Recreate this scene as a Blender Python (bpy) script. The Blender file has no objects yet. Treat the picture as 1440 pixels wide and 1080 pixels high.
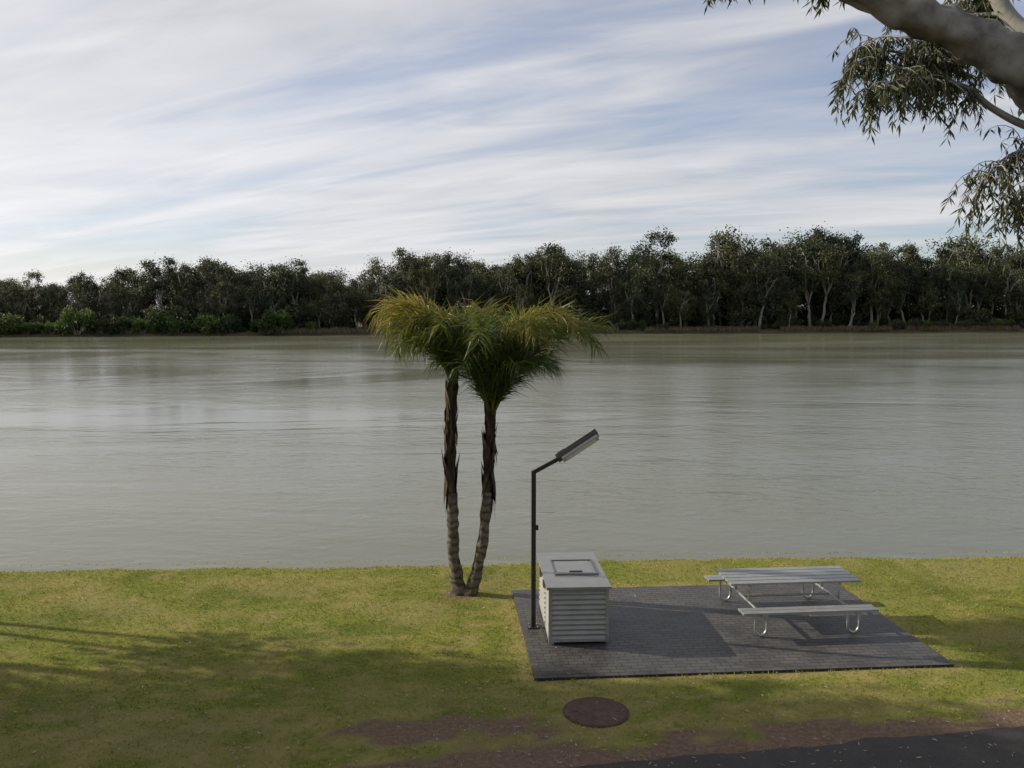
import bpy, math, random
import numpy as np
from mathutils import Vector, Matrix, noise

random.seed(7); RNG=np.random.default_rng(7)
scene=bpy.context.scene
scene.view_settings.view_transform='Standard'
scene.view_settings.look='None'
scene.view_settings.exposure=0

SUN_AZ=(-0.970,0.242); SUN_EL=math.radians(26)

# ---------------------------------------------------------------- helpers
class MB:
    def __init__(s): s.v=[];s.f=[];s.m=[];s.r=[]
    def add(s,vs,fs,mi,r=0.5):
        o=len(s.v); s.v+= [tuple(p) for p in vs]
        s.f+=[tuple(i+o for i in f) for f in fs]; s.m+=[mi]*len(fs)
        s.r+= (list(r) if hasattr(r,'__len__') else [r]*len(vs))
    def box(s,c,d,mi,R=None,r=.5):
        hx,hy,hz=d[0]/2,d[1]/2,d[2]/2
        vs=[Vector((x,y,z)) for x in(-hx,hx) for y in(-hy,hy) for z in(-hz,hz)]
        if R is not None: vs=[R@p for p in vs]
        c=Vector(c); vs=[p+c for p in vs]
        s.add(vs,[(0,1,3,2),(4,6,7,5),(0,4,5,1),(2,3,7,6),(0,2,6,4),(1,5,7,3)],mi,r)
    def tube(s,path,rad,n,mi,cap=True,r=.5,wob=0):
        P=[Vector(p) for p in path]
        if not hasattr(rad,'__len__'): rad=[rad]*len(P)
        T=[]
        for i in range(len(P)):
            a=P[max(0,i-1)]; b=P[min(len(P)-1,i+1)]; t=(b-a)
            T.append(t.normalized() if t.length>1e-9 else Vector((0,0,1)))
        ref=Vector((0,1,0)) if abs(T[0].y)<.9 else Vector((1,0,0))
        N=(ref-T[0]*ref.dot(T[0])).normalized()
        vs=[]
        for i,p in enumerate(P):
            N=(N-T[i]*N.dot(T[i])).normalized(); B=T[i].cross(N)
            for k in range(n):
                a=2*math.pi*k/n
                rr=rad[i]*(1+(wob*noise.noise(Vector((math.cos(a)*1.3,math.sin(a)*1.3,i*.35))) if wob else 0))
                vs.append(p+(N*math.cos(a)+B*math.sin(a))*rr)
        fs=[]
        for i in range(len(P)-1):
            for k in range(n):
                k2=(k+1)%n
                fs.append((i*n+k,i*n+k2,(i+1)*n+k2,(i+1)*n+k))
        if cap:
            fs.append(tuple(range(n))[::-1]); fs.append(tuple((len(P)-1)*n+k for k in range(n)))
        s.add(vs,fs,mi,r)
    def leaves(s,C,D,S,L,W,tint,mi):
        C=np.asarray(C);N=len(C);L=np.asarray(L).reshape(-1,1);W=np.asarray(W).reshape(-1,1)
        V=np.stack([C,C+D*L*.45+S*W*.5,C+D*L,C+D*L*.45-S*W*.5],1).reshape(-1,3)
        o=len(s.v)
        s.v+=V.tolist(); F=(np.arange(N)[:,None]*4+np.arange(4)[None]+o)
        s.f+=F.tolist(); s.m+=[mi]*N; s.r+=np.repeat(tint,4).tolist()
    def build(s,name,mats,smooth=(),parent=None,bevel=0,link=True):
        me=bpy.data.meshes.new(name)
        me.from_pydata(s.v,[],s.f)
        for m in mats: me.materials.append(m)
        me.polygons.foreach_set('material_index',s.m)
        if smooth:
            sm=np.isin(np.array(s.m),list(smooth)); me.polygons.foreach_set('use_smooth',sm)
        a=me.attributes.new('rnd','FLOAT','POINT'); a.data.foreach_set('value',np.array(s.r,dtype=np.float32))
        me.update()
        if not link: return me
        ob=bpy.data.objects.new(name,me); scene.collection.objects.link(ob)
        if parent: ob.parent=parent
        if bevel:
            b=ob.modifiers.new('bev','BEVEL'); b.width=bevel; b.segments=2; b.limit_method='ANGLE'
        return ob

def unit(A): return A/np.maximum(np.linalg.norm(A,axis=1,keepdims=True),1e-9)

def mat(name,col=(.5,.5,.5),rough=.6,metal=0,spec=.5):
    m=bpy.data.materials.new(name); m.use_nodes=True
    nt=m.node_tree; b=nt.nodes['Principled BSDF']
    b.inputs['Base Color'].default_value=(*col,1); b.inputs['Roughness'].default_value=rough
    b.inputs['Metallic'].default_value=metal; b.inputs['Specular IOR Level'].default_value=spec
    return m,nt,b
def N(nt,t,**k):
    n=nt.nodes.new(t)
    for a,b in k.items(): setattr(n,a,b)
    return n
def noise_n(nt,vec,scale,detail=4,rough=.55,dist=0):
    n=N(nt,'ShaderNodeTexNoise'); n.inputs['Scale'].default_value=scale; n.inputs['Detail'].default_value=detail
    n.inputs['Roughness'].default_value=rough; n.inputs['Distortion'].default_value=dist
    if vec is not None: nt.links.new(vec,n.inputs['Vector'])
    return n.outputs['Fac']
def ramp(nt,fac,stops):
    r=N(nt,'ShaderNodeValToRGB'); e=r.color_ramp.elements
    while len(e)<len(stops): e.new(.5)
    for i,(p,c) in enumerate(stops):
        e[i].position=p; e[i].color=(*c,1) if len(c)==3 else c
    nt.links.new(fac,r.inputs['Fac']); return r.outputs['Color']
def mixc(nt,f,a,b,mode='MIX'):
    m=N(nt,'ShaderNodeMix',data_type='RGBA',blend_type=mode)
    if isinstance(f,(int,float)): m.inputs[0].default_value=f
    else: nt.links.new(f,m.inputs[0])
    for i,x in((6,a),(7,b)):
        if isinstance(x,tuple): m.inputs[i].default_value=(*x,1)
        else: nt.links.new(x,m.inputs[i])
    return m.outputs[2]
def math_n(nt,op,a,b=None,clamp=False):
    m=N(nt,'ShaderNodeMath',operation=op); m.use_clamp=clamp
    for i,x in((0,a),(1,b)):
        if x is None: continue
        if isinstance(x,(int,float)): m.inputs[i].default_value=x
        else: nt.links.new(x,m.inputs[i])
    return m.outputs[0]
def mapping(nt,vec,scale=(1,1,1),rot=(0,0,0),loc=(0,0,0)):
    m=N(nt,'ShaderNodeMapping'); m.inputs['Scale'].default_value=scale; m.inputs['Rotation'].default_value=rot
    m.inputs['Location'].default_value=loc
    nt.links.new(vec,m.inputs['Vector']); return m.outputs['Vector']
def objc(nt): return N(nt,'ShaderNodeTexCoord').outputs['Object']
def geop(nt): return N(nt,'ShaderNodeNewGeometry').outputs['Position']
def bump(nt,b,h,strength=.5,dist=.02):
    n=N(nt,'ShaderNodeBump'); n.inputs['Strength'].default_value=strength; n.inputs['Distance'].default_value=dist
    nt.links.new(h,n.inputs['Height']); nt.links.new(n.outputs['Normal'],b.inputs['Normal'])
def attr(nt,name='rnd'):
    a=N(nt,'ShaderNodeAttribute'); a.attribute_name=name; return a.outputs['Fac']

def leafmat(name,stops,trans=.25,rough=.55,nscale=None,namt=.5):
    m,nt,b=mat(name,rough=rough,spec=.35)
    c=ramp(nt,attr(nt),stops)
    if nscale:
        oi=N(nt,'ShaderNodeObjectInfo').outputs['Random']
        f=ramp(nt,oi,[(0,(.55,.68,.6)),(.5,(.95,.97,.95)),(1,(1.45,1.3,1.05))])
        c=mixc(nt,1.0,c,f,'MULTIPLY')
        n=ramp(nt,noise_n(nt,geop(nt),nscale,3),[(.35,(.65,.65,.65)),(.65,(1.3,1.3,1.2))])
        c=mixc(nt,1.0,c,n,'MULTIPLY')
    nt.links.new(c,b.inputs['Base Color'])
    t=N(nt,'ShaderNodeBsdfTranslucent'); nt.links.new(c,t.inputs['Color'])
    ms=N(nt,'ShaderNodeMixShader'); ms.inputs[0].default_value=trans
    nt.links.new(b.outputs[0],ms.inputs[1]); nt.links.new(t.outputs[0],ms.inputs[2])
    nt.links.new(ms.outputs[0],nt.nodes['Material Output'].inputs['Surface'])
    return m

# ---------------------------------------------------------------- materials
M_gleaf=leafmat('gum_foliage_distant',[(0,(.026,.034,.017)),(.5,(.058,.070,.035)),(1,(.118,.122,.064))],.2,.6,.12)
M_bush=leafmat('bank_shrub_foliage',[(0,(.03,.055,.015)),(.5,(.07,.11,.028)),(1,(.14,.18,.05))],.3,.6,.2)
M_reed=leafmat('reeds',[(0,(.10,.08,.045)),(1,(.26,.21,.12))],.2,.7)
M_nleaf=leafmat('gum_leaves',[(0,(.035,.05,.018)),(.6,(.085,.10,.04)),(1,(.17,.16,.07))],.35,.45)
M_palm=leafmat('palm_leaflets',[(0,(.04,.07,.018)),(.4,(.09,.13,.026)),(.68,(.22,.20,.035)),(1,(.44,.28,.06))],.48,.4)
M_grassb=leafmat('grass_blades',[(0,(.10,.135,.022)),(.5,(.26,.285,.048)),(.85,(.39,.355,.085)),(1,(.48,.40,.18))],.3,.6)
M_litter=leafmat('leaf_litter_mat',[(0,(.18,.12,.07)),(1,(.50,.42,.30))],.1,.6)

def barkmat(name,c1,c2,c3,sc=3,stretch=(1,1,.3)):
    m,nt,b=mat(name,rough=.85,spec=.25)
    v=mapping(nt,objc(nt),stretch)
    n=noise_n(nt,v,sc,6,.6,.4)
    nt.links.new(ramp(nt,n,[(.32,c1),(.5,c2),(.68,c3)]),b.inputs['Base Color'])
    bump(nt,b,noise_n(nt,v,sc*6,4),.5,.015); return m
M_gumbark=barkmat('gum_bark',(.05,.043,.037),(.23,.22,.20),(.37,.36,.335),1.7,(1,1,1))
M_farbark=barkmat('gum_bark_distant',(.12,.105,.09),(.26,.24,.21),(.42,.39,.35),.6)
M_palmboot=barkmat('palm_fibre',(.016,.011,.008),(.042,.029,.02),(.12,.082,.052),9,(1,1,.25))
M_palmtrunk,nt,b=mat('palm_trunk',rough=.9,spec=.2)
w=N(nt,'ShaderNodeTexWave',wave_type='BANDS',bands_direction='Z'); w.inputs['Scale'].default_value=2.0; w.inputs['Distortion'].default_value=7.0; w.inputs['Detail'].default_value=4
w.inputs['Detail Scale'].default_value=2.0
nt.links.new(objc(nt),w.inputs['Vector'])
c=ramp(nt,w.outputs['Fac'],[(0,(.07,.058,.045)),(.25,(.12,.105,.085)),(1,(.17,.152,.125))])
c=mixc(nt,.8,c,ramp(nt,noise_n(nt,objc(nt),7,6,.65),[(.3,(.4,.36,.32)),(.7,(1.35,1.3,1.2))]),'MULTIPLY')
nt.links.new(c,b.inputs['Base Color']); bump(nt,b,w.outputs['Fac'],.5,.015)

def metal(name,col,rough=.35,met=.8,ns=8):
    m,nt,b=mat(name,col,rough,met)
    n=noise_n(nt,objc(nt),ns,5,.6)
    nt.links.new(mixc(nt,.5,col,ramp(nt,n,[(.3,tuple(x*.65 for x in col)),(.7,tuple(min(1,x*1.15) for x in col))])),b.inputs['Base Color'])
    r=math_n(nt,'MULTIPLY_ADD',n,.25); nt.nodes[-1].inputs[2].default_value=rough-.1
    nt.links.new(r,b.inputs['Roughness']); return m
M_alu=metal('aluminium_slats',(.36,.365,.36),.42,.5)
M_galv=metal('galvanised_tube',(.46,.47,.46),.35,.8)
M_corr=metal('corrugated_steel',(.34,.345,.325),.45,.3,5)
M_steel=metal('stainless_benchtop',(.37,.37,.35),.36,.7,4)
M_steel2=metal('stainless_hotplate',(.16,.16,.16),.3,.8,6)
M_dark=metal('dark_painted_steel',(.028,.026,.025),.45,.1)
M_lampunder,_,_=mat('lamp_housing_side',(.40,.41,.41),.5,.2)
M_lens,_,_=mat('lamp_diffuser',(.6,.6,.58),.3)

# ---------------------------------------------------------------- terrain functions
def sm(a,b,x):
    t=min(1,max(0,(x-a)/(b-a))); return t*t*(3-2*t)
NS=[(-40,17.6),(-11,18.25),(-1.6,18.6),(2,19.1),(11.4,19.3),(40,20.2)]
def near_shore(x):
    xs=min(40,max(-40,x))
    b=np.interp(xs,[p[0] for p in NS],[p[1] for p in NS])
    return float(b)+.10*noise.noise(Vector((x*.6,3,0)))+.05*noise.noise(Vector((x*2.3,7,0)))
def far_shore(x):
    xc=min(400,max(-400,x))
    return 221.6+.197*xc+3.0*noise.noise(Vector((x*.03,1,0)))+1.0*noise.noise(Vector((x*.15,5,0)))
def asph_edge(x): return 9.93+.174*x+.10*noise.noise(Vector((x*1.2,9,0)))+.04*noise.noise(Vector((x*5,2,0)))
def dirt(x,y):
    n=noise.fractal(Vector((x*.9,y*1.4,0)),.8,2.0,4)
    n2=noise.noise(Vector((x*3.1,y*3.7,4)))
    d=y-asph_edge(x)
    wdt=.42*sm(-5.5,-2.5,x)
    m=(1-sm(wdt-.35,wdt+.45,d+.55*n+.22*n2))*.95 if x>-6 else 0
    if d<0 and x<-3: m=max(m,.5*sm(-.2,.5,n+.2*n2))
    px=math.exp(-((x+1.0)/1.9)**2-((y-10.95)/.6)**2)
    m=max(m,sm(.40,.95,px+.6*n+.25*n2)*.8)
    px=math.exp(-((x-1.13)/.8)**2-((y-11.45)/.5)**2)
    m=max(m,sm(.55,1.1,px+.35*n)*.6)
    r=math.hypot(x+.9,(y-16.5))
    m=max(m,(1-sm(.25,.5,r+.2*n))*.8)
    return min(1,max(0,m))
def dry(x,y):
    a=math.radians(4.6); dx,dy=x-.33,y-12.52
    u=dx*math.cos(a)+dy*math.sin(a); v=-dx*math.sin(a)+dy*math.cos(a)
    d=max(-u,u-6.4,-v,v-4.1)
    n=noise.noise(Vector((x*1.7,y*1.7,2)))
    k=(1-sm(.05,.35,abs(d)+.15*n)) if d>-.1 else 0
    k2=.6*sm(-.05,.45,noise.fractal(Vector((x*.45+9,y*.8,3)),.9,2.0,4))
    k3=.75*sm(.1,.5,noise.noise(Vector((x*2.2,y*3.2,8)))+.35*(1-sm(11.2,12.6,y)))
    return max(k,.8*(1-sm(.1,.5,near_shore(x)-y+.2*n)),k2,k3)
def in_pad(x,y,mg=0):
    a=math.radians(4.6); dx,dy=x-.33,y-12.52
    u=dx*math.cos(a)+dy*math.sin(a); v=-dx*math.sin(a)+dy*math.cos(a)
    return -mg<u<6.4+mg and -mg<v<4.1+mg
def gz(x,y):
    ys=near_shore(x)
    if y<=ys: return -.035*abs(noise.noise(Vector((x*.35,y*.35,0))))-.25*sm(ys-.5,ys,y)*0.35
    return 0

# ---------------------------------------------------------------- ground sheet
xs=[-3000,-1500,-800,-400,-300,-220,-160,-120,-90,-60,-40,-28,-20]+[ -14+.2*i for i in range(146)]+[20,28,40,60,90,120,160,220,300,400,800,1500,3000]
xs=sorted(set(xs+[x+10 for x in range(-220,221,20)]))
rows=[('y',v) for v in(-200,-60,-20,0,5,8,9)]+[('y',9+.15*i) for i in range(1,56)]+[('n',o) for o in(-.7,-.5,-.35,-.2,-.1,0,.08,.2,.4,.8,1.6,4)]+[('r',f) for f in(.2,.4,.6,.8,.95)]+[('f',s) for s in(-4,-1.5,0,1,2.5,5,9,15,30,60,120,300,800,2500)]
V=[];A=[];Dr=[];Fa=[]
for kind,val in rows:
    for x in xs:
        ns=near_shore(x)
        if kind=='y': y=val; z=gz(x,y)
        elif kind=='n':
            y=ns+val
            z=gz(x,y) if val<=0 else {.08:-.16,.2:-.42,.4:-.7,.8:-1.0,1.6:-1.6,4:-2.5}[val]
        elif kind=='r':
            y=(ns+4)+(far_shore(x)-4-ns-4)*val; z=-3
        else:
            y=far_shore(x)+val
            z={-4:-2.2,-1.5:-1.3,0:-.82,1:-.35,2.5:0,5:.2}.get(val,.3)
        V.append((x,y,z)); Fa.append(0 if kind in 'yn' else 1)
        if kind in'yn' and abs(x)<16: A.append(dirt(x,y)); Dr.append(dry(x,y))
        elif kind in 'yn': A.append(0);Dr.append(0)
        else: A.append(0); Dr.append(.2)
nx=len(xs)
F=[(j*nx+i,j*nx+i+1,(j+1)*nx+i+1,(j+1)*nx+i) for j in range(len(rows)-1) for i in range(nx-1)]
M_ground,nt,b=mat('ground_lawn',rough=.95,spec=.15)
p=geop(nt)
n1=noise_n(nt,p,.5,5,.6); n2=noise_n(nt,p,14,5,.7); n3=noise_n(nt,p,60,3,.7)
g=ramp(nt,n1,[(.3,(.12,.15,.026)),(.5,(.195,.215,.042)),(.7,(.28,.26,.07))])
g=mixc(nt,.8,g,ramp(nt,n2,[(.25,(.45,.45,.4)),(.6,(1.1,1.1,1.0)),(.85,(1.5,1.4,1.2))]),'MULTIPLY')
g=mixc(nt,math_n(nt,'MULTIPLY',attr(nt,'dry'),.7),g,(.36,.285,.13))
d=ramp(nt,n2,[(.25,(.12,.078,.055)),(.5,(.20,.135,.095)),(.8,(.31,.23,.17))])
d=mixc(nt,.5,d,ramp(nt,n3,[(.3,(.6,.6,.6)),(.7,(1.3,1.3,1.3))]),'MULTIPLY')
f=math_n(nt,'ADD',attr(nt,'dirt'),math_n(nt,'MULTIPLY',math_n(nt,'SUBTRACT',n2,.5),.9))
f=ramp(nt,f,[(.3,(0,0,0)),(.65,(1,1,1))])
c=mixc(nt,f,g,d)
c=mixc(nt,attr(nt,'far'),c,ramp(nt,noise_n(nt,p,.15,5,.7),[(.3,(.05,.05,.028)),(.6,(.11,.095,.055)),(.8,(.18,.145,.09))]))
nt.links.new(c,b.inputs['Base Color'])
bump(nt,b,math_n(nt,'ADD',n2,n3),.7,.03)
me=bpy.data.meshes.new('ground'); me.from_pydata(V,[],F)
for nm,ar in(('dirt',A),('dry',Dr),('far',Fa)):
    a=me.attributes.new(nm,'FLOAT','POINT'); a.data.foreach_set('value',np.array(ar,dtype=np.float32))
me.polygons.foreach_set('use_smooth',[True]*len(F)); me.materials.append(M_ground); me.update()
ob=bpy.data.objects.new('ground',me); scene.collection.objects.link(ob)

# ---------------------------------------------------------------- grass blades (one mesh)
n=125000
X=RNG.uniform(-14,14,n); Y=RNG.uniform(9,19.7,n)
C=[];R=[];H=[]
for x,y in zip(X,Y):
    ns=near_shore(x)
    if y>ns+.04: continue
    if y<asph_edge(x)+.03 and x>-1.5: continue
    if in_pad(x,y,-.01): continue
    if (x-1.13)**2+(y-11.5)**2<.47**2: continue
    dd=dirt(x,y)
    if random.random()<dd*1.15-.08: continue
    nn=noise.noise(Vector((x*.5,y*.5,0)))
    dens=.55+.6*noise.noise(Vector((x*2.5,y*2.5,1)))
    if random.random()>dens+.3: continue
    C.append((x,y,gz(x,y)-.003)); k=dry(x,y)
    R.append(.36+.35*nn+random.gauss(0,.17)+.42*k+.2*dd)
    H.append(1+.4*nn+ (.5 if ns-y<.25 else 0) +(.45 if in_pad(x,y,.12) else 0))
C=np.array(C);R=np.clip(np.array(R),0,1);H=np.array(H)
mb=MB()
for rep in range(2):
    k=len(C)
    D=unit(np.stack([RNG.normal(0,.5,k),RNG.normal(0,.5,k),np.ones(k)],1))
    S=unit(np.cross(D,RNG.normal(size=(k,3))))
    mb.leaves(C+np.c_[RNG.normal(0,.012,(k,2)),np.zeros(k)],D,S,RNG.uniform(.018,.045,k)*H,RNG.uniform(.007,.014,k),np.clip(R+RNG.normal(0,.08,k),0,1),0)
mb.build('lawn_grass',[M_grassb])

# leaf litter
k=1500
x=RNG.uniform(-11,11,k); y=np.where(RNG.random(k)<.5,RNG.uniform(9.6,12.4,k),RNG.uniform(9.6,18,k))
C=[];
for a,c in zip(x,y):
    z=.035 if in_pad(a,c) else .022
    if in_pad(a,c) and random.random()<.75: continue
    C.append((a,c,z))
C=np.array(C);k=len(C)
ang=RNG.uniform(0,6.28,k); D=unit(np.stack([np.cos(ang),np.sin(ang),RNG.normal(0,.12,k)],1)); S=unit(np.stack([-np.sin(ang),np.cos(ang),RNG.normal(0,.3,k)],1))
mb=MB(); mb.leaves(C,D,S,RNG.uniform(.04,.10,k),RNG.uniform(.012,.022,k),RNG.uniform(0,1,k),0)
mb.build('leaf_litter',[M_litter])

# ---------------------------------------------------------------- asphalt path
M_asph,nt,b=mat('asphalt',rough=.9,spec=.3)
p=geop(nt); a1=noise_n(nt,p,90,3,.8); a2=noise_n(nt,p,1.5,4)
c=ramp(nt,a1,[(.3,(.03,.029,.028)),(.55,(.065,.062,.06)),(.8,(.16,.15,.14))])
c=mixc(nt,.5,c,ramp(nt,a2,[(.35,(.75,.7,.68)),(.7,(1.3,1.2,1.15))]),'MULTIPLY')
nt.links.new(c,b.inputs['Base Color']); bump(nt,b,a1,.6,.01)
mb=MB(); ex=[-8+.12*i for i in range(400)]
vs=[(x,asph_edge(x)-(0 if x>-1.5 else (-1.5-x)*.5),.006) for x in ex]+[(x,asph_edge(x)-.12-(0 if x>-1.5 else (-1.5-x)*.5),.014) for x in ex]+[(x,asph_edge(x)-6,.014) for x in ex]
n=len(ex)
mb.add(vs,[(r*n+n+i,r*n+n+i+1,r*n+i+1,r*n+i) for r in(0,1) for i in range(n-1)],0)
mb.build('asphalt_path',[M_asph])

# ---------------------------------------------------------------- paver pad
M_pav,nt,b=mat('dark_pavers',rough=.5,spec=.4)
o=objc(nt)
bt=N(nt,'ShaderNodeTexBrick'); bt.inputs['Scale'].default_value=1.0
bt.inputs['Brick Width'].default_value=.23; bt.inputs['Row Height'].default_value=.115; bt.inputs['Mortar Size'].default_value=.007
bt.inputs['Color1'].default_value=(.060,.058,.058,1); bt.inputs['Color2'].default_value=(.086,.083,.081,1); bt.inputs['Mortar'].default_value=(.018,.018,.018,1)
bt.inputs['Mortar Smooth'].default_value=.3
nt.links.new(o,bt.inputs['Vector'])
pn=noise_n(nt,o,1.3,5,.65); pf=noise_n(nt,o,25,4,.7)
c=mixc(nt,.9,bt.outputs['Color'],ramp(nt,pn,[(.3,(.6,.6,.6)),(.7,(1.55,1.5,1.45))]),'MULTIPLY')
c=mixc(nt,.5,c,ramp(nt,pf,[(.3,(.6,.6,.6)),(.75,(1.5,1.5,1.5))]),'MULTIPLY')
nt.links.new(c,b.inputs['Base Color'])
nt.links.new(ramp(nt,pn,[(.3,(.40,)*3),(.7,(.65,)*3)]),b.inputs['Roughness'])
hh=math_n(nt,'ADD',math_n(nt,'MULTIPLY',bt.outputs['Fac'],-1.2),math_n(nt,'MULTIPLY',pf,.5))
bump(nt,b,hh,.8,.008)
mb=MB(); mb.box((3.2,2.05,-.02),(6.4,4.1,.1),0)
pad=mb.build('paved_pad',[M_pav],bevel=.006); pad.location=(.33,12.52,0); pad.rotation_euler[2]=math.radians(4.6)

# ---------------------------------------------------------------- manhole cover
M_rust,nt,b=mat('rusty_cover',rough=.8,spec=.3)
o=objc(nt); ck=N(nt,'ShaderNodeTexChecker'); ck.inputs['Scale'].default_value=26; nt.links.new(o,ck.inputs['Vector'])
rn=noise_n(nt,o,6,6,.7)
c=mixc(nt,.35,ramp(nt,rn,[(.3,(.07,.045,.036)),(.7,(.17,.105,.08))]),ck.outputs['Color'],'MULTIPLY')
nt.links.new(c,b.inputs['Base Color']); bump(nt,b,ck.outputs['Fac'],.6,.006)
mb=MB()
def disc(mb,r0,r1,z0,z1,mi,n=48):
    vs=[];
    for r,z in((r1,-.05),(r1,z0),(r0,z1)):
        vs+=[(r*math.cos(2*math.pi*k/n),r*math.sin(2*math.pi*k/n),z) for k in range(n)]
    fs=[(j*n+k,j*n+(k+1)%n,(j+1)*n+(k+1)%n,(j+1)*n+k) for j in range(2) for k in range(n)]
    return vs,fs,n
vs,fs,n=disc(mb,.40,.42,.010,.014,0); fs.append(tuple(2*n+k for k in range(n))); mb.add(vs,fs,0)
ring=[(.435*math.cos(2*math.pi*k/48),.435*math.sin(2*math.pi*k/48),.0) for k in range(49)]
mb.tube(ring,.014,8,0,cap=False)
for sx in(-1,1): mb.box((.28*sx,0,.016),(.07,.03,.010),0)
mh=mb.build('manhole_cover',[M_rust]); mh.location=(1.13,11.5,.002)

# ---------------------------------------------------------------- water
M_water,nt,b=mat('river_water',(.135,.135,.098),.12); b.inputs['IOR'].default_value=1.33
b.inputs['Specular IOR Level'].default_value=.5
p=geop(nt)
w1=noise_n(nt,mapping(nt,p,(.9,1.6,1),(0,0,.25)),1.6,4,.5,.5)
w2=noise_n(nt,mapping(nt,p,(.2,.45,1),(0,0,-.2)),1,4,.5,.4)
w3=noise_n(nt,mapping(nt,p,(.012,.030,1),(0,0,.12),(4.2,1.3,0)),1,5,.6,1.2)   # calm / rippled patches
amp=ramp(nt,w3,[(.42,(.10,)*3),(.60,(.9,.9,.9))])
h=math_n(nt,'ADD',math_n(nt,'MULTIPLY',w1,.28),math_n(nt,'MULTIPLY',w2,.65))
h=math_n(nt,'MULTIPLY',h,amp)
bump(nt,b,h,.85,.15)
nt.links.new(ramp(nt,w3,[(.40,(.12,)*3),(.62,(.20,)*3)]),b.inputs['Roughness'])
nt.links.new(ramp(nt,w3,[(.35,(.145,.147,.098)),(.65,(.16,.162,.11))]),b.inputs['Base Color'])
mb=MB(); mb.add([(-3000,16,-.8),(3000,16,-.8),(3000,420,-.8),(-3000,420,-.8)],[(0,1,2,3)],0)
mb.build('river_water',[M_water])

# ---------------------------------------------------------------- barbecue
mb=MB(); W_,D_,H_=.96,1.94,.90
for sx in(-1,1):
    for sy in(-1,1): mb.box((sx*(W_/2-.02),sy*(D_/2-.02),H_/2+.03),(.05,.05,H_),1)
def corr(p0,p1,nrm):
    k=110; z0,z1=.07,.90; vs=[]
    for i in range(k+1):
        z=z0+(z1-z0)*i/k; o_=.013*math.sin(2*math.pi*(z-z0)/.083)
        for p in(p0,p1): vs.append((p[0]+nrm[0]*o_,p[1]+nrm[1]*o_,z))
    mb.add(vs,[(2*i,2*i+1,2*i+3,2*i+2) for i in range(k)],0)
x0,y0=W_/2-.012,D_/2-.012
corr((-x0+.03,-y0),(x0-.03,-y0),(0,-1)); corr((x0-.03,y0),(-x0+.03,y0),(0,1))
corr((-x0,y0-.03),(-x0,-y0+.03),(-1,0)); corr((x0,-y0+.03),(x0,y0-.03),(1,0))
for sy in(-1,1):
    mb.box((0,sy*(D_/2-.012),.06),(W_-.095,.03,.035),1)
for sx in(-1,1): mb.box((sx*(W_/2-.012),0,.06),(.03,D_-.095,.035),1)
mb.box((0,0,.935),(1.04,2.03,.045),2)
mb.box((0,0,.903),(.9,1.88,.015),3)
cx,cy,w,d=.04,.05,.74,.86
mb.box((cx,cy,.962),(w,d,.012),2)
for s in(-1,1):
    mb.box((cx+s*(w/2-.02),cy,.974),(.035,d,.018),3)
    mb.box((cx,cy+s*(d/2-.02),.974),(w-.075,.035,.018),3)
mb.box((cx,cy,.970),(w-.16,d-.18,.008),2)
mb.box((cx,cy-.28,.985),(.22,.025,.02),3)
mb.box((-.505,-.30,.80),(.03,.16,.10),3); mb.box((-.505,.35,.80),(.03,.2,.12),3)
bq=mb.build('barbecue',[M_corr,M_galv,M_steel,M_steel2],bevel=.003,smooth=(0,)); bq.location=(1.02,14.80,.03); bq.rotation_euler[2]=math.radians(3)

# ---------------------------------------------------------------- lamp post
mb=MB()
mb.box((0,0,1.34),(.075,.075,2.68),0)
Ra=Matrix.Rotation(-math.radians(28),3,'Y')
mb.box((.215,0,2.775),(.52,.06,.065),0,Ra)
mb.box((0,0,.01),(.2,.2,.02),0)
for a in(-.07,.07):
    for c_ in(-.07,.07): mb.tube([(a,c_,.02),(a,c_,.045)],.012,6,1)
R=Matrix.Rotation(-math.radians(33),3,'Y')@Matrix.Rotation(math.radians(-28),3,'X')
cc=Vector((.73,0,3.10))
mb.box(cc,(.80,.27,.08),0,R)
mb.box(cc+R@Vector((.02,0,-.065)),(.70,.23,.05),1,R)
mb.box(cc+R@Vector((.02,0,-.097)),(.60,.18,.014),2,R)
mb.box(cc+R@Vector((-.28,0,.055)),(.14,.12,.035),0,R)
mb.box((.055,0,1.72),(.05,.07,.08),0)
mb.box((.0,-.05,1.0),(.05,.02,.12),0)
lp=mb.build('street_lamp',[M_dark,M_lampunder,M_lens],bevel=.004); lp.location=(.362,14.62,.028); lp.rotation_euler[2]=math.radians(4)

# ---------------------------------------------------------------- picnic table
mb=MB(); L_=2.29
sw=.165
for i in range(5): mb.box((0,-.88/2+sw/2+i*(.88-sw)/4,.735),(L_,sw-.012,.035),0)
for yb in(-.92,.90):
    for s in(-.071,.071): mb.box((0,yb+s,.435),(L_,.130,.035),0)
for x in(-.79,.79):
    mb.tube([(x,-1.04,.392),(x,1.02,.392)],.022,12,1)
    mb.tube([(x,-.42,.692),(x,.42,.692)],.022,12,1)
    for y in(-.33,.33): mb.tube([(x,y,.395),(x,y,.69)],.022,12,1)
    for yb in(-.90,.88):
        x0=x-.10; x1=x+.10; r=.10; pts=[(x0,yb,.41),(x0,yb,.15)]
        for k in range(1,12):
            a=math.pi*k/12; pts.append((x-r*math.cos(a),yb,.15-.125*math.sin(a)))
        pts+=[(x1,yb,.15),(x1,yb,.41)]
        mb.tube(pts,.022,12,1)
        mb.box((x,yb,.412),(.26,.05,.010),1)
mb.tube([(-.79,0,.392),(.79,0,.392)],.018,10,1)
tb=mb.build('picnic_table',[M_alu,M_galv],bevel=.004,smooth=(1,)); tb.location=(4.80,15.14,.03); tb.rotation_euler[2]=math.radians(5.2)

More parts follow.
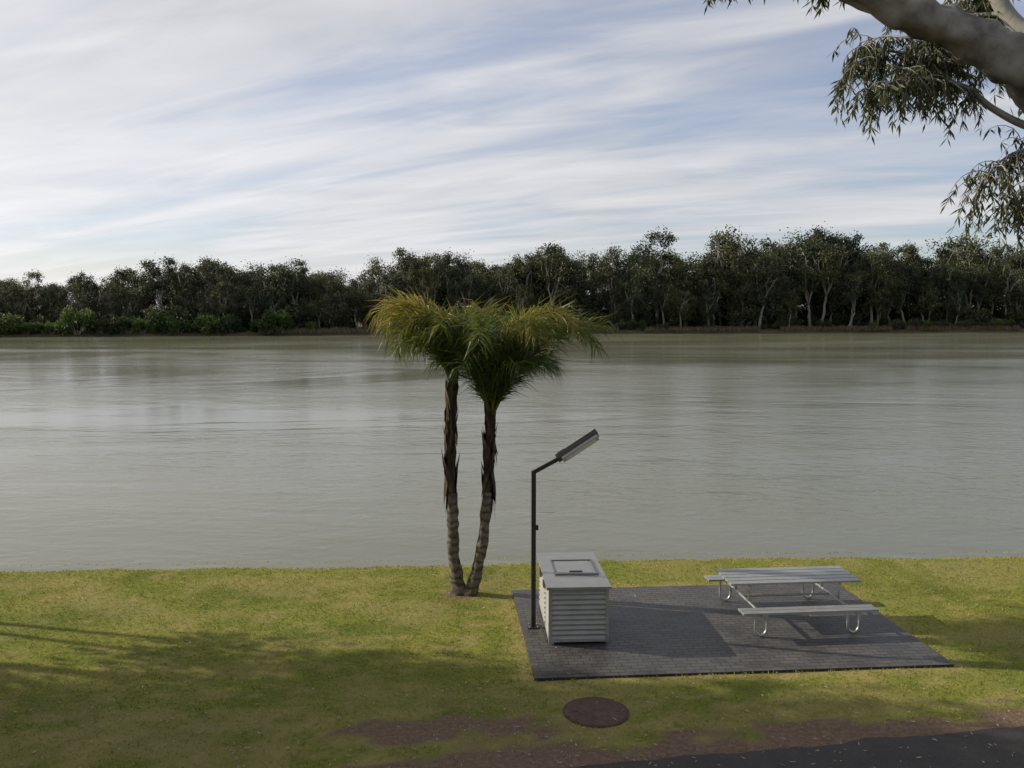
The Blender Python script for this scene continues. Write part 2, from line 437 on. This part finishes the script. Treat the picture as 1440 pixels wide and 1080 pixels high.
# ---------------------------------------------------------------- palms
def palm(name,path,rbase,boot_z,fronds,seed,ll=.6):
    rs=random.Random(seed); mb=MB()
    P=[Vector(p) for p in path]
    pts=[]
    for i in range(len(P)-1):
        p0=P[max(0,i-1)];p1=P[i];p2=P[i+1];p3=P[min(len(P)-1,i+2)]
        for k in range(14):
            t=k/14
            pts.append(.5*((2*p1)+(-p0+p2)*t+(2*p0-5*p1+4*p2-p3)*t*t+(-p0+3*p1-3*p2+p3)*t**3))
    pts.append(P[-1])
    top=pts[-1].z; rad=[]
    for i,p in enumerate(pts):
        f=p.z/top; r=rbase*(1+.45*math.exp(-max(0,p.z)/.18))*(1-.25*f)+.004*math.sin(i*1.9)
        rad.append(r)
    iz=min(range(len(pts)),key=lambda i:abs(pts[i].z-boot_z))
    mb.tube(pts[:iz+1],rad[:iz+1],18,0,wob=.3)
    mb.tube(pts[iz:],[r*.85 for r in rad[iz:]],14,1,wob=.35)
    for i in range(iz,len(pts)-1):
        for k in range(4):
            a=rs.uniform(0,6.28); p=pts[i]; r=rad[i]*.74
            o_=Vector((math.cos(a),math.sin(a),0)); s_=Vector((-math.sin(a),math.cos(a),0))
            L=rs.uniform(.22,.7); w=rs.uniform(.03,.09); out=rs.uniform(.0,.11)
            dn=-1 if rs.random()<.35 else 1
            b0=p+o_*r; b1=p+o_*(r+out*.6)+Vector((0,0,L*.5*dn)); b2=p+o_*(r+out)+Vector((0,0,L*dn))+s_*rs.uniform(-.05,.05)
            mb.add([b0-s_*w,b0+s_*w,b1+s_*w*.8,b1-s_*w*.8,b2],[(0,1,2,3),(3,2,4)],1)
    topP=pts[-1]
    for (az,e0,e1,Ln,tone) in fronds:
        az=math.radians(az+rs.uniform(-8,8)); e0=math.radians(e0); e1=math.radians(e1)
        n=26; p=topP+Vector((math.cos(az)*.04,math.sin(az)*.04,-.15+rs.uniform(-.1,.1))); pp=[p.copy()]; dirs=[]
        tw=rs.uniform(-.25,.25)
        for i in range(n):
            s=i/n; el=e0+(e1-e0)*s**2.7; a2=az+tw*s*s
            d=Vector((math.cos(a2)*math.cos(el),math.sin(a2)*math.cos(el),math.sin(el)))
            p=p+d*Ln/n; pp.append(p.copy()); dirs.append(d)
        mb.tube(pp,[.022*(1-i/(n+1))**.8+.003 for i in range(n+1)],6,2,r=.5+tone*.3)
        m=int(44*Ln)
        for j in range(m):
            s=.13+.87*j/(m-1)
            q=s*n; i=min(n-1,int(q)); base=pp[i].lerp(pp[i+1],q-i); d=dirs[i]
            sd=d.cross(Vector((0,0,1))); 
            if sd.length<.05: sd=Vector((-math.sin(az),math.cos(az),0))
            sd.normalize(); up=sd.cross(d)
            l=ll*min(1,(s-.05)*4)*(1-.4*max(0,(s-.6)/.4))*rs.uniform(.5,1.35)
            for sg in(-1,1):
                lift=rs.uniform(-.7,.7)
                v=(sd*sg*.6+d*.75+up*lift).normalized()
                mid=base+v*l*.5
                v2=(v*1.0+Vector((0,0,-1))*rs.uniform(.1,1.3)).normalized()
                tip=mid+v2*l*.6
                w=rs.uniform(.011,.021); ws=v.cross(Vector((rs.uniform(-1,1),rs.uniform(-1,1),rs.uniform(-1,1)))).normalized()*w/2
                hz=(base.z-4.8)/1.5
                r=min(1,max(0,tone*.5+.34*hz+rs.gauss(.10,.15)))  # sunlit gold painted in, stronger with height and frond tone
                mb.add([base-ws*.5,base+ws*.5,mid+ws,mid-ws,tip],[(0,1,2,3),(3,2,4)],2,r)
    return mb.build(name,[M_palmtrunk,M_palmboot,M_palm],smooth=(0,))
fr=[]
for az,e0,e1,L,t in [(5,66,-75,2.9,.55),(-20,68,-60,2.8,.5),(15,74,-70,3.0,.75),(-45,72,-60,2.7,.45),(45,70,-55,2.7,.6),(0,78,-80,3.1,.8),(-90,72,-70,2.6,.4),(90,74,-70,2.8,.6),
   (140,76,-60,2.8,.7),(175,78,-65,2.6,.6),(-140,74,-70,2.6,.45),(-165,80,-75,2.8,.75),(60,80,-70,3.0,.85),(-60,80,-75,2.9,.7),(200,72,-55,2.2,.35),(-8,56,-25,2.85,.45),(30,62,-60,2.0,.3),(110,84,-75,2.9,.8),(-30,76,-75,3.0,.8),
   (-75,66,-50,1.8,.3),(-110,66,-50,1.8,.3),(160,68,-50,1.7,.35),(-30,64,-50,1.9,.3),(10,84,-60,2.8,.9),(0,62,-30,1.5,.25),(180,70,-30,1.4,.25),(-60,68,-20,1.4,.25),(50,66,-30,1.5,.25)]:
    fr.append((az,e0,e1,L,t))
palm('palm_tree.001',[(-.81,16.5,-.05),(-.6,16.45,.74),(-.47,16.45,1.84),(-.43,16.45,2.66),(-.40,16.45,3.60)],.105,1.95,fr,11,.62)
fl=[]
for az,e0,e1,L,t in [(180,74,-88,2.35,.95),(165,78,-85,2.35,.9),(200,75,-85,2.2,.85),(140,74,-75,2.0,.7),(220,72,-80,1.9,.7),(180,82,-85,2.35,.95),(100,74,-60,1.9,.6),(-100,74,-60,1.8,.55),(0,74,-50,1.7,.5),(30,72,-50,1.6,.5),(-30,72,-60,1.6,.45),(170,66,-85,1.8,.75),(-150,66,-80,1.6,.6),(60,80,-60,1.8,.6),(-60,80,-60,1.8,.6),(10,60,-40,1.2,.3),(185,60,-85,1.4,.5),(150,62,-80,1.3,.45),(200,68,-60,1.1,.35)]:
    fl.append((az,e0,e1,L,t))
palm('palm_tree',[(-1.01,16.55,-.05),(-1.12,16.6,.8),(-1.13,16.62,1.57),(-1.18,16.62,2.66),(-1.11,16.62,4.25)],.115,1.9,fl,12,.58)

# ---------------------------------------------------------------- gum trees
def gum_mesh(seed,H,R,leafL,nclump,nper,nsides=6,mats=None,trunk_r=None,crown_lo=.42,name='gum',cshift=(0,0),cr=(.16,.34),wf=(.35,.6),edge=.10):
    rs=random.Random(seed); rg=np.random.default_rng(seed); mb=MB()
    tr=trunk_r or H*.015
    th=H*rs.uniform(.22,.40)
    lean=Vector((rs.uniform(-.08,.08)*H+cshift[0]*.3,rs.uniform(-.08,.08)*H+cshift[1]*.3,0))
    def path(a,b,n,w):
        out=[]
        for i in range(n+1):
            t=i/n; p=a.lerp(b,t)+Vector((0,0,1))*((b-a).length*.12*math.sin(math.pi*t))
            if 0<i<n: p+=Vector((rs.uniform(-w,w),rs.uniform(-w,w),rs.uniform(-w,w)*.5))
            out.append(p)
        return out
    top=lean+Vector((0,0,th))
    mb.tube(path(Vector((0,0,-.3)),top,5,.012*H),[tr*(1.25-.5*i/5) for i in range(6)],nsides+2,0)
    centers=[]
    nl=rs.randint(3,5)
    for i in range(nl):
        a=2*math.pi*i/nl+rs.uniform(-.5,.5); rr=R*rs.uniform(.3,.65)
        e=Vector((math.cos(a)*rr+cshift[0]*.7,math.sin(a)*rr+cshift[1]*.7,H*rs.uniform(.62,.88)))
        pt=path(top,e,5,.02*H); mb.tube(pt,[tr*(.7-.5*k/5) for k in range(6)],nsides,0)
        for j in range(max(2,nclump//nl)):
            s=pt[rs.randint(2,5)]
            a2=a+rs.uniform(-1.3,1.3); r2=R*rs.uniform(.25,1.0)
            zf=crown_lo+(.95-crown_lo)*rs.random()**.9; env=math.sqrt(max(.15,1-((zf-.55)/.5)**2))
            c=Vector((math.cos(a2)*r2*env+cshift[0],math.sin(a2)*r2*env+cshift[1],H*zf))
            q=path(s,c,3,.015*H); mb.tube(q,[tr*.24*(1-.25*k) for k in range(4)],4,0)
            centers.append((c,R*rs.uniform(*cr)))
    for c,r in centers:
        k=int(nper*rs.uniform(.6,1.3)); 
        u=unit(rg.normal(size=(k,3)))*(rg.uniform(0,1,(k,1))**.55)*r*np.array([1,1,rs.uniform(.7,1.05)])
        P=u+np.array(c)+rg.normal(0,edge*r,(k,3))
        D=unit(rg.normal(size=(k,3))+np.array([0,0,-.9])); S=unit(np.cross(D,rg.normal(size=(k,3))))
        tint=np.clip(.42+.38*(u[:,2]/r)+rg.normal(0,.18,k)+rs.uniform(-.25,.25),0,1)  # sunlit clump tops painted lighter, undersides darker, plus random variation
        mb.leaves(P,D,S,rg.uniform(.6,1.4,k)*leafL,rg.uniform(*wf,k)*leafL,tint,1)
    return mb.build(name,mats,smooth=(0,),link=False)
# varied silhouettes: (radius, clumps, leaves per clump, crown start, clump size range)
SH=[(6.5,40,150,.22,(.18,.36)),(5.0,32,150,.30,(.20,.40)),(7.6,46,140,.25,(.15,.32)),(4.2,26,150,.36,(.24,.44)),(6.0,36,140,.16,(.18,.36)),
    (6.4,34,140,.36,(.17,.34)),(5.5,40,140,.14,(.2,.38)),(4.6,24,150,.42,(.22,.42)),(7.5,46,150,.12,(.17,.32)),(5.2,30,140,.32,(.19,.36))]
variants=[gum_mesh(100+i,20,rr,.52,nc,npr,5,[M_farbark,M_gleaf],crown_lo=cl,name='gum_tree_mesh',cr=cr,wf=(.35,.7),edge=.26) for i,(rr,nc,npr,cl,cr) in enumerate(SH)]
dense=[variants[i] for i in(0,4,6,8,2)]
gappy=[variants[i] for i in(1,3,5,7,9)]
stand=bpy.data.objects.new('distant_trees',None); scene.collection.objects.link(stand)
px=[0,40,100,150,200,240,320,350,420,480,540,600,650,700,760,810,850,930,1000,1035,1080,1150,1220,1300,1380,1440]
pv=[387,383,390,377,379,358,348,368,374,372,355,347,360,352,350,343,360,340,350,330,330,330,345,338,335,335]
hx=[];hh=[]
for u,v in zip(px,pv):
    a=(u-720)/1245; t=235/(1-.197*a); 
    hx.append(a*t); hh.append(5.2+t*(-.084+(540-v)/1245*.9965))
rs=random.Random(33)
def place(me,x,y,z,s,sz=None,par=stand,nm='tree'):
    o=bpy.data.objects.new(nm,me); o.location=(x,y,z); o.rotation_euler[2]=rs.uniform(0,6.28)
    o.rotation_euler[0]=rs.uniform(-.06,.06); o.rotation_euler[1]=rs.uniform(-.06,.06)
    o.scale=(s,s*rs.uniform(.85,1.15),sz or s); o.parent=par; scene.collection.objects.link(o)
for row,(off,step,hm) in enumerate([(7,7.0,.64),(12,5.2,.82),(19,5.0,.92),(27,5.5,.94),(38,6.5,.94),(52,8,.94)]):
    x=-235
    while x<240:
        x+=step*rs.uniform(.5,1.5)
        Hh=float(np.interp(x,hx,hh))*hm*rs.choice([.62,.74,.85,.93,.98,1.03])*(1+.14*noise.noise(Vector((x*.06,row*.2,0))))
        if row==0 and rs.random()<.35: continue
        emergent=row in(1,2,3) and rs.random()<.15
        if emergent: Hh=float(np.interp(x,hx,hh))*rs.uniform(.98,1.10)
        pool=variants if emergent else (gappy if row==0 or (x>60 and row<4 and rs.random()<.6) else (dense if (x<20 and rs.random()<.6) or row>=4 else variants))
        if x>90 and row>=4 and rs.random()<.5: continue
        wide=rs.uniform(.85,1.3)
        place(rs.choice(pool),x,far_shore(x)+off+rs.uniform(-2.5,2.5),.1,Hh/20*wide,Hh/20*1.03)
# understory
ush=[]
for i in range(4):
    mb=MB(); rg=np.random.default_rng(300+i)
    for j in range(9):
        c=np.array([rg.uniform(-1.6,1.6),rg.uniform(-1.3,1.3),rg.uniform(.5,2.0)]); r=rg.uniform(.6,1.1); k=170
        u=unit(rg.normal(size=(k,3)))*(rg.uniform(0,1,(k,1))**.5)*r+rg.normal(0,.18,(k,3))
        D=unit(rg.normal(size=(k,3))+np.array([0,0,.3])); S=unit(np.cross(D,rg.normal(size=(k,3))))
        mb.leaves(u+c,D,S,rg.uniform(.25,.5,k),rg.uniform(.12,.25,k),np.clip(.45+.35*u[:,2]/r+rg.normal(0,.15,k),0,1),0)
        mb.tube([(0,0,-.3),tuple(c)],[.06,.02],4,1)
    ush.append(mb)
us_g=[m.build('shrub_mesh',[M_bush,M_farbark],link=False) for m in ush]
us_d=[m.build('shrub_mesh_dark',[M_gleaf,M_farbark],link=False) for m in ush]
shr=bpy.data.objects.new('bank_shrubs',None); scene.collection.objects.link(shr)
x=-200
while x<225:
    x+=rs.uniform(1.0,3.4)
    if x<-55:
        s=rs.uniform(.6,1.7)*(1.3 if rs.random()<.3 else 1)
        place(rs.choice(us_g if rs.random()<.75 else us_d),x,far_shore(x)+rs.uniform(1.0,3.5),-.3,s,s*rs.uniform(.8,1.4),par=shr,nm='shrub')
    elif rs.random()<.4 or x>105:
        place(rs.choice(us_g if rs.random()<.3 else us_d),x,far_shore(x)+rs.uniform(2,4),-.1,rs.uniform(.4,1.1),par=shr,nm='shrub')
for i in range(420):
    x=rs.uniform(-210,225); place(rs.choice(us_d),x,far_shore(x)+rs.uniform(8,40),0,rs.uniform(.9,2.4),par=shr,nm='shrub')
# reeds along far bank
k=30000; x=RNG.uniform(-150,200,k); 
y=np.array([far_shore(a) for a in x])+RNG.uniform(.0,4.5,k)
dens=np.array([noise.noise(Vector((a*.08,2,0))) for a in x]); keep=(dens>-.25)&(x>-60); x=x[keep];y=y[keep];k=len(x)
D=unit(np.stack([RNG.normal(0,.2,k),RNG.normal(0,.2,k),np.ones(k)],1)); S=unit(np.cross(D,RNG.normal(size=(k,3))))
mb=MB(); mb.leaves(np.stack([x,y,np.full(k,-.5)],1),D,S,RNG.uniform(.7,1.8,k),RNG.uniform(.08,.16,k),RNG.uniform(0,1,k),0)
mb.build('bank_reeds',[M_reed])

# unseen gums: some cast the foreground shade, some added to block sky light
me=gum_mesh(501,11,5.2,.24,66,440,8,[M_gumbark,M_nleaf],trunk_r=.22,crown_lo=.55,name='gum_tree_shade',cshift=(-.8,-4.6))
o=bpy.data.objects.new('gum_tree',me); o.location=(-17.5,17.0,0); scene.collection.objects.link(o)
mb=MB()   # two bare leaning limbs of the same tree
mb.tube([(0,0,-.2),(.02,.02,2),(-.05,.05,4),(.05,.10,6),(.1,.0,7.4)],[.11,.09,.075,.06,.03],10,0)
mb.tube([(0,0,.6),(.03,-.15,2.4),(0,-.35,4.2),(.1,-.5,6),(.0,-.62,7.0)],[.09,.08,.065,.05,.025],10,0)
bl=mb.build('bare_limbs',[M_gumbark],smooth=(0,),parent=o)
me=gum_mesh(502,11,4.8,.24,68,420,8,[M_gumbark,M_nleaf],trunk_r=.24,crown_lo=.42,name='gum_tree_shade2',cshift=(0,0))
for i,(x,y,r) in enumerate([(-14.5,12.0,0),(-12,4,1),(-4,-6,2),(6,-6,3)]):  # first is the shade caster; the rest are added to block sky light
    o=bpy.data.objects.new('gum_tree.%03d'%(i+1),me); o.location=(x,y,0); o.rotation_euler[2]=r; scene.collection.objects.link(o)

# ---------------------------------------------------------------- near gum on the right with overhanging limb
mb=MB(); rs=random.Random(5)
def cat(P,n=8):
    P=[Vector(p) for p in P]; out=[]
    for i in range(len(P)-1):
        p0=P[max(0,i-1)];p1=P[i];p2=P[i+1];p3=P[min(len(P)-1,i+2)]
        for k in range(n):
            t=k/n; out.append(.5*((2*p1)+(-p0+p2)*t+(2*p0-5*p1+4*p2-p3)*t*t+(-p0+3*p1-3*p2+p3)*t**3))
    out.append(P[-1]); return out
def limb(P,r0,r1,n=14,wob=.25):
    c=cat(P); m=len(c); mb.tube(c,[r0+(r1-r0)*(i/(m-1))**.9 for i in range(m)],n,0,wob=wob); return c
limb([(9.6,9.6,-.2),(9.4,9.5,2),(8.9,9.4,4),(8.0,9.3,5.6)],.52,.36,20)
limb([(8.3,9.35,5.1),(6.6,9.15,6.65),(5.4,9.05,7.5),(4.9,9.0,7.86),(4.35,8.97,8.12),(3.9,8.95,8.29),(3.3,8.9,8.54),(2.3,8.9,9.3),(1.6,9,10.2)],.31,.10,18,.45)
limb([(8.6,9.4,4.8),(9.2,9.6,7),(9.6,9.8,9.5),(10,10,12)],.32,.1,14)
limb([(5.6,9.05,7.4),(5.35,9.1,8.0),(5.0,9.3,8.45),(4.7,9.5,9.3)],.11,.06,10)
def twig(P,r0,r1): 
    c=limb(P,r0,r1,6,0); return c
LC=[];LD=[];LS=[];LL=[];LW=[];LR=[]
def hang(c,cnt,ln,spread,per=16,f0=.25):
    for _ in range(cnt):
        p=c[rs.randint(int(len(c)*f0),len(c)-1)].copy()
        d=Vector((rs.gauss(0,spread),rs.gauss(0,spread),rs.uniform(-.5,.45))).normalized()
        pp=[p.copy()]; L=ln*rs.uniform(.5,1.2)
        for k in range(6):
            d=(d+Vector((rs.gauss(0,.12),rs.gauss(0,.12),-.34))).normalized(); p=p+d*L/6; pp.append(p.copy())
        mb.tube(pp,[.006-.0007*k for k in range(7)],4,0)
        for k in range(per):
            i=rs.randint(1,6); b0=pp[i]
            dd=Vector((rs.gauss(0,.42),rs.gauss(0,.42),-1+rs.uniform(0,.5))).normalized()
            LC.append(b0);LD.append(dd);s=dd.cross(Vector((rs.gauss(0,1),rs.gauss(0,1),rs.gauss(0,1)))).normalized();LS.append(s)
            LL.append(rs.uniform(.08,.15));LW.append(rs.uniform(.014,.026));LR.append(min(1,max(0,rs.gauss(.5,.22))))
# cluster A
tA=twig([(6.3,9.1,6.95),(5.3,9.1,7.2),(4.85,9.1,7.4),(4.55,9.1,7.62),(4.2,9.1,7.7),(3.75,9.1,7.85)],.05,.012); hang(tA,50,.45,.8,f0=.55)
tA2=twig([(4.5,9.1,7.62),(4.15,9.3,7.95),(3.8,9.4,8.05),(3.5,9.4,7.85)],.02,.006); hang(tA2,60,.5,.6)
tA3=twig([(4.2,9.1,7.7),(3.85,8.9,7.66),(3.45,8.8,7.5)],.014,.005); hang(tA3,44,.38,.45)
tA4=twig([(4.15,8.95,8.15),(4.3,9.3,8.0),(4.6,9.5,7.95)],.02,.006); hang(tA4,40,.4,.7)
tA5=twig([(4.0,9.1,8.1),(3.8,9.4,8.2),(3.6,9.5,8.1)],.014,.005); hang(tA5,30,.4,.6)
tA6=twig([(5.2,9.4,8.3),(4.7,9.6,8.2),(4.3,9.7,8.25)],.02,.006); hang(tA6,50,.45,.7)
# cluster B
tB=twig([(6.2,9.0,7.15),(5.6,8.95,7.1),(5.15,8.95,7.0),(4.9,8.95,6.9),(4.68,8.95,6.68)],.03,.006); hang(tB,66,.6,.40,f0=.35)
tB2=twig([(6.6,9.1,6.75),(5.8,9.1,6.75),(5.3,9.1,6.65),(5.0,9.1,6.42)],.03,.006); hang(tB2,66,.5,.45,f0=.3)
tB3=twig([(6.2,9.2,6.6),(5.6,9.2,6.55),(5.2,9.2,6.35)],.02,.006); hang(tB3,26,.35,.45,f0=.3)
# foliage above limb
tC=twig([(4.7,9.5,9.0),(4.9,9.7,8.7),(5.2,9.8,8.5)],.03,.008); hang(tC,75,.5,.8)
tD=twig([(5.0,9.3,8.4),(4.7,9.8,8.55),(4.3,10,8.75)],.03,.008); hang(tD,60,.45,.8)
tF=twig([(5.8,9.1,7.5),(5.6,9.6,8.0),(5.3,9.9,8.2)],.03,.008); hang(tF,60,.45,.8)
# cluster along the top edge
tE=twig([(3.0,8.9,8.72),(2.5,8.8,8.70),(2.1,8.8,8.63),(1.9,8.8,8.58)],.02,.006); hang(tE,30,.26,.5)
tE2=twig([(2.5,8.8,8.70),(2.9,9,8.68),(3.15,9.1,8.60)],.012,.005); hang(tE2,22,.24,.5)
mb.leaves(np.array([tuple(v) for v in LC]),np.array([tuple(v) for v in LD]),np.array([tuple(v) for v in LS]),LL,LW,np.array(LR),1)
# outer crown (above and right of the view)
rg=np.random.default_rng(77)
for j in range(46):
    c=np.array([rg.uniform(7.5,13),rg.uniform(7,13),rg.uniform(8,13.5)]); r=rg.uniform(.6,1.2); k=200
    u=unit(rg.normal(size=(k,3)))*(rg.uniform(0,1,(k,1))**.45)*r
    D=unit(rg.normal(size=(k,3))+np.array([0,0,-1.2])); S=unit(np.cross(D,rg.normal(size=(k,3))))
    mb.leaves(u+c,D,S,rg.uniform(.1,.2,k),rg.uniform(.03,.05,k),np.clip(rg.normal(.5,.2,k),0,1),1)
    mb.tube([(9.6,9.8,9.5),tuple((np.array([9.6,9.8,9.5])+c)/2+rg.normal(0,.2,3)),tuple(c)],[.06,.035,.012],5,0)
mb.build('gum_tree.005',[M_gumbark,M_nleaf],smooth=(0,))

# ---------------------------------------------------------------- world
w=bpy.data.worlds.new('World'); scene.world=w; w.use_nodes=True; nt=w.node_tree
bg=nt.nodes['Background']; bg.inputs['Strength'].default_value=.105
sky=N(nt,'ShaderNodeTexSky',sky_type='NISHITA'); sky.sun_disc=False; sky.sun_elevation=SUN_EL
sky.sun_rotation=math.atan2(SUN_AZ[0],SUN_AZ[1])%(2*math.pi); sky.air_density=1.0; sky.dust_density=.5; sky.ozone_density=3.0
tc=N(nt,'ShaderNodeTexCoord').outputs['Generated']
sp=N(nt,'ShaderNodeSeparateXYZ'); nt.links.new(tc,sp.inputs[0])
den=math_n(nt,'ADD',math_n(nt,'MAXIMUM',sp.outputs[2],0),.10)
u=math_n(nt,'DIVIDE',sp.outputs[0],den); v=math_n(nt,'DIVIDE',sp.outputs[1],den)
cb=N(nt,'ShaderNodeCombineXYZ'); nt.links.new(u,cb.inputs[0]); nt.links.new(v,cb.inputs[1])
rot=mapping(nt,cb.outputs[0],rot=(0,0,math.radians(31)))     # align wind direction with x
rot2=mapping(nt,cb.outputs[0],rot=(0,0,math.radians(22)))
c1=noise_n(nt,mapping(nt,rot,(.26,1.25,1),(0,0,0),(3.1,1.7,0)),1.0,7,.52,.7)
c2=noise_n(nt,mapping(nt,rot,(.30,.62,1),(0,0,0),(7,2,0)),1.0,4,.5,.5)
c3=noise_n(nt,mapping(nt,rot2,(1.0,2.8,1),(0,0,0),(1,5,0)),1.0,7,.55,.8)
cs=math_n(nt,'ADD',math_n(nt,'MULTIPLY',c1,.45),math_n(nt,'MULTIPLY',c2,.40))
cs=math_n(nt,'ADD',cs,math_n(nt,'MULTIPLY',c3,.15))
side=math_n(nt,'MULTIPLY',sp.outputs[0],-.12)
cs=math_n(nt,'ADD',cs,side)
cs=math_n(nt,'ADD',cs,math_n(nt,'MULTIPLY',sp.outputs[2],.08))
cf=ramp(nt,cs,[(.38,(.24,)*3),(.455,(.50,)*3),(.52,(.84,)*3),(.60,(.97,)*3)])
sd=N(nt,'ShaderNodeVectorMath',operation='DOT_PRODUCT'); nt.links.new(tc,sd.inputs[0])
ce=math.cos(SUN_EL); sd.inputs[1].default_value=(SUN_AZ[0]*ce,SUN_AZ[1]*ce,math.sin(SUN_EL))
glow=math_n(nt,'POWER',math_n(nt,'MAXIMUM',sd.outputs['Value'],0),1.6)
br=math_n(nt,'ADD',math_n(nt,'MULTIPLY',glow,3.2),6.2)
br=math_n(nt,'MULTIPLY',br,math_n(nt,'ADD',math_n(nt,'MULTIPLY',math_n(nt,'ADD',c1,c3),.45),.56))
# thin cloud is whitest low down, greyer overhead
br=math_n(nt,'MULTIPLY',br,math_n(nt,'SUBTRACT',1.10,math_n(nt,'MULTIPLY',math_n(nt,'MAXIMUM',sp.outputs[2],0),.55)))
vm=N(nt,'ShaderNodeVectorMath',operation='SCALE'); vm.inputs[0].default_value=(.99,.985,1.01); nt.links.new(br,vm.inputs['Scale'])
blue=mixc(nt,1.0,sky.outputs[0],(1.2,1.12,1.2),'MULTIPLY')
nt.links.new(mixc(nt,cf,blue,vm.outputs[0]),bg.inputs['Color'])

# ---------------------------------------------------------------- sun
sl=bpy.data.lights.new('sun','SUN'); sl.energy=5.0; sl.angle=math.radians(.6); sl.color=(1,.90,.72)
so=bpy.data.objects.new('sun',sl); scene.collection.objects.link(so)
dv=Vector((-SUN_AZ[0]*ce,-SUN_AZ[1]*ce,-math.sin(SUN_EL))); so.rotation_euler=dv.to_track_quat('-Z','Y').to_euler(); so.location=(-20,5,20)

# ---------------------------------------------------------------- camera
cam=bpy.data.cameras.new('camera'); cam.sensor_width=36; cam.lens=1245/1440*36; cam.clip_end=6000; cam.clip_start=.1
co=bpy.data.objects.new('camera',cam); scene.collection.objects.link(co); co.location=(0,0,5.4)
co.rotation_euler=(math.radians(90-4.82),0,0); scene.camera=co
